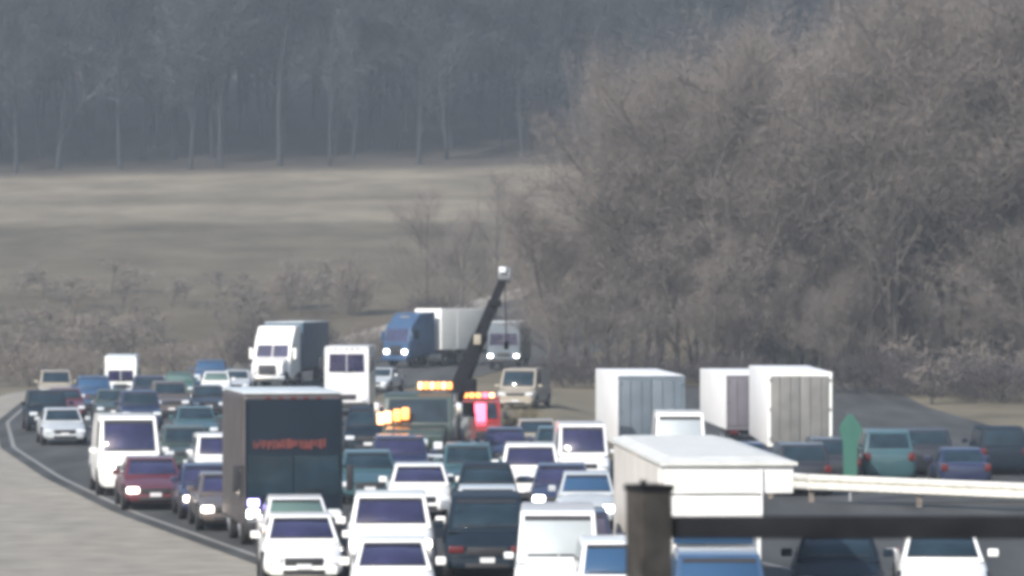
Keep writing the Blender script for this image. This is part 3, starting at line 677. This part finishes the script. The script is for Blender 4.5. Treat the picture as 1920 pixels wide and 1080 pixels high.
def marker():
    D = 131; X = V(1594, D); z = G(X, D); root = thing('marker_sign', 'narrow green marker with a wider top, standing behind the guard rail', 'sign', (X, D, z), 0)
    prof = [(-.22, .75), (.22, .75), (.24, 1.9), (.40, 2.30), (.30, 2.52), (.06, 2.82), (-.08, 2.82), (-.28, 2.55), (-.36, 2.35), (-.24, 1.9)]
    mb = MB(); n = len(prof)
    mb.add([(x, -.03, z_) for x, z_ in prof] + [(x, -.01, z_) for x, z_ in prof], [tuple(range(n)), tuple(range(2*n-1, n-1, -1))] + [(i, n+i, n+(i+1) % n, (i+1) % n) for i in range(n)])
    build(mb, 'panel', 'sign_green', root)
    build(MB().box((0, .03, 1.25), (.08, .06, 2.5)), 'post', 'sign_grey', root)
    build(MB().box((.05, -.04, .60), (.14, .02, .14)), 'reflector', 'plate', root)
marker()

# ------------------------------------------------------------------ trees
def gen_tree(seed, h, spread=.32, levels=4, twigs=1500, tw=(.5, 1.3), tw_w=.016, low=.25, jit=1.0):
    rnd = random.Random(seed); wood_v, wood_f, tips = [], [], []
    def limb(p, d, L, r, lv):
        n = 3 if lv else 5; k = 4 if lv == 0 else 3
        pts = [p]; q = p.copy(); dd = d.copy()
        for i in range(k):
            dd = (dd + Vector((rnd.uniform(-1, 1), rnd.uniform(-1, 1), rnd.uniform(-.2, .7)))*(.10 if lv == 0 else .20)).normalized()
            q = q + dd*(L/k); pts.append(q.copy())
        b0 = len(wood_v)
        for i, pt in enumerate(pts):
            rr = r*(1 - .72*i/k); u = dd.orthogonal().normalized(); v_ = dd.cross(u)
            for j in range(n): wood_v.append(pt + (u*math.cos(2*math.pi*j/n) + v_*math.sin(2*math.pi*j/n))*rr)
        for i in range(k):
            for j in range(n): wood_f.append((b0+i*n+j, b0+i*n+(j+1) % n, b0+(i+1)*n+(j+1) % n, b0+(i+1)*n+j))
        if lv >= 2:
            for i in range(1, k+1): tips.append((pts[i], dd.copy(), L))
        if lv >= levels: return
        m = [9, 5, 4, 3][min(lv, 3)]
        for c in range(m):
            t_ = low + (1-low)*(c + rnd.random())/m if lv == 0 else .25 + .75*(c + rnd.random())/m
            i = min(k-1, int(t_*k)); base = pts[i].lerp(pts[i+1], t_*k - i)
            az = rnd.uniform(0, 2*math.pi); tilt = rnd.uniform(.5, 1.1)*(1.15 - .55*t_ if lv == 0 else 1)
            u = dd.orthogonal().normalized(); v_ = dd.cross(u)
            nd = (dd*math.cos(tilt) + (u*math.cos(az)+v_*math.sin(az))*math.sin(tilt) + Vector((0, 0, .18))).normalized()
            limb(base, nd, L*(spread*1.45*(1.2-.55*t_) if lv == 0 else rnd.uniform(.42, .62)), r*(.42 if lv == 0 else .55), lv+1)
    limb(Vector((0, 0, -.3)), Vector((rnd.uniform(-.05, .05), rnd.uniform(-.05, .05), 1)).normalized(), h*.88, h*.0125, 0)
    tv, tf = [], []
    for i in range(twigs):
        p, d, L = rnd.choice(tips)
        p = p + Vector((rnd.gauss(0, .25), rnd.gauss(0, .25), rnd.gauss(0, .25)))*jit*min(1, L*.5)
        dd = (d*.6 + Vector((rnd.gauss(0, .6), rnd.gauss(0, .6), rnd.gauss(.15, .5)))).normalized()
        l_ = rnd.uniform(*tw); u = dd.cross(Vector((rnd.gauss(0, 1), rnd.gauss(0, 1), rnd.gauss(0, 1)))).normalized()*tw_w*rnd.uniform(.6, 1.4)
        b0 = len(tv); tv += [p - u, p + u, p + dd*l_]; tf.append((b0, b0+1, b0+2))
    return (wood_v, wood_f), (tv, tf)
def to_mesh(name, vf):
    me = bpy.data.meshes.new(name); me.from_pydata([tuple(v) for v in vf[0]], [], vf[1]); me.update(); return me

VAR = [gen_tree(s, 20, .34 + .03*(s % 3), 3, 16000, (.4, 1.3), .011, low=.10, jit=2.6) for s in range(5)]
VARM = [(to_mesh('trunk', a), to_mesh('crown', b)) for a, b in VAR]
def tree(name, label, group, var, X, Y, h, rz, twig='twig', sx=1.0):
    r_ = thing(name, label, 'tree', (X, Y, G(X, Y)), rz, group); s = h/20.0; r_.scale = (s*sx, s*sx, s)
    place('trunk', VARM[var][0], 'bark', r_); place('crown', VARM[var][1], twig, r_)
    return r_

rnd = random.Random(21)
def wood_left(Y): return 1.0 + (Y-266)*.02
front = []
for i in range(26):
    X = 3.0 + i*1.75 + rnd.uniform(-.6, .6); Y = 268 + rnd.uniform(0, 9)
    hmax = 9 + 9.5*ss(1, 10, X) + 3*ss(14, 30, X) + rnd.uniform(-2, 2)
    tree('bare_tree', 'bare grey-brown tree in the front row of the wood on the right', 'front row of the wood on the right', rnd.randrange(5), X, Y, hmax, rnd.uniform(0, 360), 'twig', rnd.uniform(.9, 1.25))

def joined(name, label, cat, spots, variants, m, bark='bark'):
    """many trees that read as one mass, joined into one mesh"""
    vs_all, fs3, off = [], [], 0; f_sizes = []; loops = []
    arrs = []
    for (wv, wf), (tv, tf) in variants:
        a = np.array([tuple(v) for v in wv] + [tuple(v) for v in tv], dtype=np.float32)
        tri = []
        for f in wf: tri += [(f[0], f[1], f[2]), (f[0], f[2], f[3])]
        n_w = len(wv); tri += [(a_+n_w, b_+n_w, c_+n_w) for a_, b_, c_ in tf]
        arrs.append((a, np.array(tri, dtype=np.int32), len(wf)*2))
    VV, FF, MI = [], [], []
    for (X, Y, h, rz, k, sx) in spots:
        a, f, nw = arrs[k]; s = h/20.0; c, s_ = math.cos(rz), math.sin(rz)
        b = np.empty_like(a); b[:, 0] = (a[:, 0]*c - a[:, 1]*s_)*s*sx + X; b[:, 1] = (a[:, 0]*s_ + a[:, 1]*c)*s*sx + Y; b[:, 2] = a[:, 2]*s + G(X, Y)
        mi = np.zeros(len(f), dtype=np.int32); mi[:nw] = 1; MI.append(mi); VV.append(b); FF.append(f + off); off += len(a)
    v = np.concatenate(VV); f = np.concatenate(FF)
    me = bpy.data.meshes.new(name); me.vertices.add(len(v)); me.vertices.foreach_set('co', v.ravel())
    me.loops.add(f.size); me.loops.foreach_set('vertex_index', f.ravel()); me.polygons.add(len(f))
    me.polygons.foreach_set('loop_start', np.arange(0, f.size, 3, dtype=np.int32)); me.polygons.foreach_set('loop_total', np.full(len(f), 3, dtype=np.int32))
    me.materials.append(M[m]); me.materials.append(M[bark]); me.polygons.foreach_set('material_index', np.concatenate(MI))
    me.update(); me.validate()
    return tag(place(name, me, m), label, cat, kind='stuff')

LITE = [gen_tree(50+s, 20, .34, 2, 6000, (.5, 1.5), .020, low=.08, jit=3.0) for s in range(4)]
spots = []
for i in range(90):
    X = rnd.uniform(6, 62); Y = rnd.uniform(279, 330)
    if X < 9 + (Y-279)*.05: continue
    spots.append((X, Y, rnd.uniform(15, 19) + 4*ss(14, 32, X), rnd.uniform(0, 6.28), rnd.randrange(4), rnd.uniform(.9, 1.2)))
for i in range(110):
    X = rnd.uniform(3, 62); spots.append((X, rnd.uniform(262, 281), rnd.uniform(4, 9.5), rnd.uniform(0, 6.28), rnd.randrange(4), rnd.uniform(1.0, 1.6)))
joined('woodland', 'hazy mass of bare grey-brown trees filling the right side', 'trees', spots, LITE, 'twig')
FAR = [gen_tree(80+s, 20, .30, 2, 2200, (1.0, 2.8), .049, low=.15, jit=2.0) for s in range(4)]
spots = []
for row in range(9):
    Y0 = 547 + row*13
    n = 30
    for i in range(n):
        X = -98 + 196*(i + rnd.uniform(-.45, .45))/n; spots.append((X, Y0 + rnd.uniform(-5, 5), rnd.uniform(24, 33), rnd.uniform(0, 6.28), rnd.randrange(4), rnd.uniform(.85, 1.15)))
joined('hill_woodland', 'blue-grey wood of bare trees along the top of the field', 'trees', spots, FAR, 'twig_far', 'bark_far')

# brush and small trees along the foot of the field
def bush(name, label, cat, X, Y, h, wd, m, seed, n=1400, group=None):
    r_ = random.Random(seed); tv, tf = [], []
    for i in range(n):
        a = r_.uniform(0, 6.28); q = r_.random()**.5; base = Vector((math.cos(a)*q*wd*.35, math.sin(a)*q*wd*.35, 0))
        t_ = r_.random()**.6; lean = Vector((math.cos(a)*q, math.sin(a)*q, 0))*wd*.5
        top = h*(1 - .55*q*q)*r_.uniform(.75, 1.05)
        p = base + lean*t_*.6 + Vector((0, 0, top*t_*.9)) + Vector((r_.gauss(0, .08), r_.gauss(0, .08), 0))*wd*.3
        d = (lean*.5 + Vector((r_.gauss(0, .5), r_.gauss(0, .5), 1.0))).normalized(); l_ = r_.uniform(.25, .6)*max(.8, h*.22)
        u = d.cross(Vector((r_.gauss(0, 1), r_.gauss(0, 1), r_.gauss(0, 1)))).normalized()*.022
        b0 = len(tv); tv += [p-u, p+u, p+d*l_]; tf.append((b0, b0+1, b0+2))
    sv = MB()
    for k in range(7):
        a = r_.uniform(0, 6.28); sv.tube((0.1*math.cos(a), .1*math.sin(a), -.1), (wd*.28*math.cos(a), wd*.28*math.sin(a), h*r_.uniform(.5, .85)), .05, .012, 4)
    root = thing(name, label, cat, (X, Y, G(X, Y)), 0, group)
    place('crown', to_mesh('crown', (tv, tf)), m, root); build(sv, 'stem', 'bark', root)
    return root
for i, (x, D, h, lab) in enumerate([
        (800, 322, 9.0, 'tallest thin bare tree standing behind the blue-cabbed truck'), (868, 318, 7.5, 'thin bare tree between the blue-cabbed truck and the boom'),
        (930, 330, 9.5, 'thin bare tree behind the boom tip'), (985, 312, 8.0, 'thin bare tree at the left edge of the right wood')]):
    tree('bare_tree', lab, None, i % 5, V(x, D), D, h, i*67, 'twig', 1.1)
for i, (x, D, h, w_, lab, m_) in enumerate([
        (490, 288, 4.6, 4.2, 'dark bush rising directly behind the white semi cab', 'twig_dark'), (592, 292, 4.2, 3.4, 'dark bush behind the teal trailer', 'twig_dark'),
        (845, 312, 5.2, 4.0, 'dark bush behind the tall pale box body', 'twig_dark'), (798, 314, 5.0, 3.6, 'dark bush left of the tall pale box body', 'twig_dark'),
        (660, 335, 6.0, 3.0, 'faint tall bush in the field above the white box truck', 'twig'), (545, 340, 5.0, 3.0, 'faint tall bush in the field above the white semi truck', 'twig'),
        (60, 262, 3.0, 5.0, 'brown brush beyond the road at the left edge of the view', 'twig'), (140, 272, 2.6, 5.0, 'brown brush above the small grey box truck', 'twig'),
        (226, 262, 3.0, 1.3, 'small lone dark bush at the far left of the field foot', 'twig_dark'), (690, 302, 3.2, 4.0, 'low brown brush between the white box truck and the blue-cabbed truck', 'twig'),
        (430, 290, 3.0, 4.4, 'low brown brush left of the white semi truck', 'twig'), (330, 282, 2.4, 5.0, 'low brown brush above the far left queue', 'twig'),
        (985, 156, 1.9, 1.7, 'olive yellow shrub right of the red emergency truck', 'twig_olive'),
        (1060, 258, 2.6, 4.5, 'dark brush under the left part of the right wood', 'twig_dark'), (1190, 258, 3.4, 5.0, 'dark brush above the leftmost trailer', 'twig_dark'),
        (1370, 258, 2.8, 5.0, 'dark brush above the hidden trailer', 'twig_dark'), (1640, 250, 3.2, 6.0, 'dark brush above the dark teal car', 'twig_dark'), (1760, 246, 2.8, 6.0, 'dark brush at the far end of the wood on the right edge', 'twig_dark'),
        (1880, 240, 3.0, 6.0, 'rightmost dark brush by the far road', 'twig_dark')]):
    bush('roadside_bush', lab, 'bush', V(x, D), D, h, w_, m_, 40+i, n=int(700*w_))

rb = random.Random(5); sp = []
for i in range(200):
    Y = 296 + 60*rb.random()**1.6; X = rb.uniform(-62, 4 + (Y-300)*.1)
    if left_edge(Y) - 8 < X < left_edge(Y) + 19: continue
    sp.append((X, Y, rb.uniform(.8, 2.4), rb.uniform(0, 6.28), rb.randrange(2), rb.uniform(1.4, 3.0)))
for i in range(130):
    Y = rb.uniform(118, 262); X = left_edge(Y) - rb.uniform(4.2, 16)
    sp.append((X, Y, rb.uniform(.25, .9), rb.uniform(0, 6.28), rb.randrange(2), rb.uniform(1.2, 2.4)))
for i in range(70):
    Y = rb.uniform(236, 264); sp.append((rb.uniform(22, 46), Y, rb.uniform(.8, 2.6), rb.uniform(0, 6.28), rb.randrange(2), rb.uniform(1.2, 2.2)))
joined('field_brush', 'thin grey-brown brush scattered over the lower field and verges', 'brush', sp, [gen_tree(120+k, 20, .45, 2, 260, (1.5, 4.5), .16, low=.05) for k in range(2)], 'twig')

# ------------------------------------------------------------------ haze
hz = MB().box((0, 560, 95), (1500, 1780, 212)).mesh('haze')
hm = bpy.data.materials.new('haze'); hm.use_nodes = True
nt = hm.node_tree
for n_ in list(nt.nodes):
    if n_.type == 'BSDF_PRINCIPLED': nt.nodes.remove(n_)
pv = nt.nodes.new('ShaderNodeVolumePrincipled')
pv.inputs['Color'].default_value = (0.74, 0.86, 1.0, 1)
pv.inputs['Density'].default_value = HAZE_DENSITY
pv.inputs['Anisotropy'].default_value = 0.0
nt.links.new(pv.outputs[0], nt.nodes['Material Output'].inputs['Volume'])
ho = bpy.data.objects.new('haze', hz); col.objects.link(ho); hz.materials.append(hm)
ho['kind'] = 'stuff'
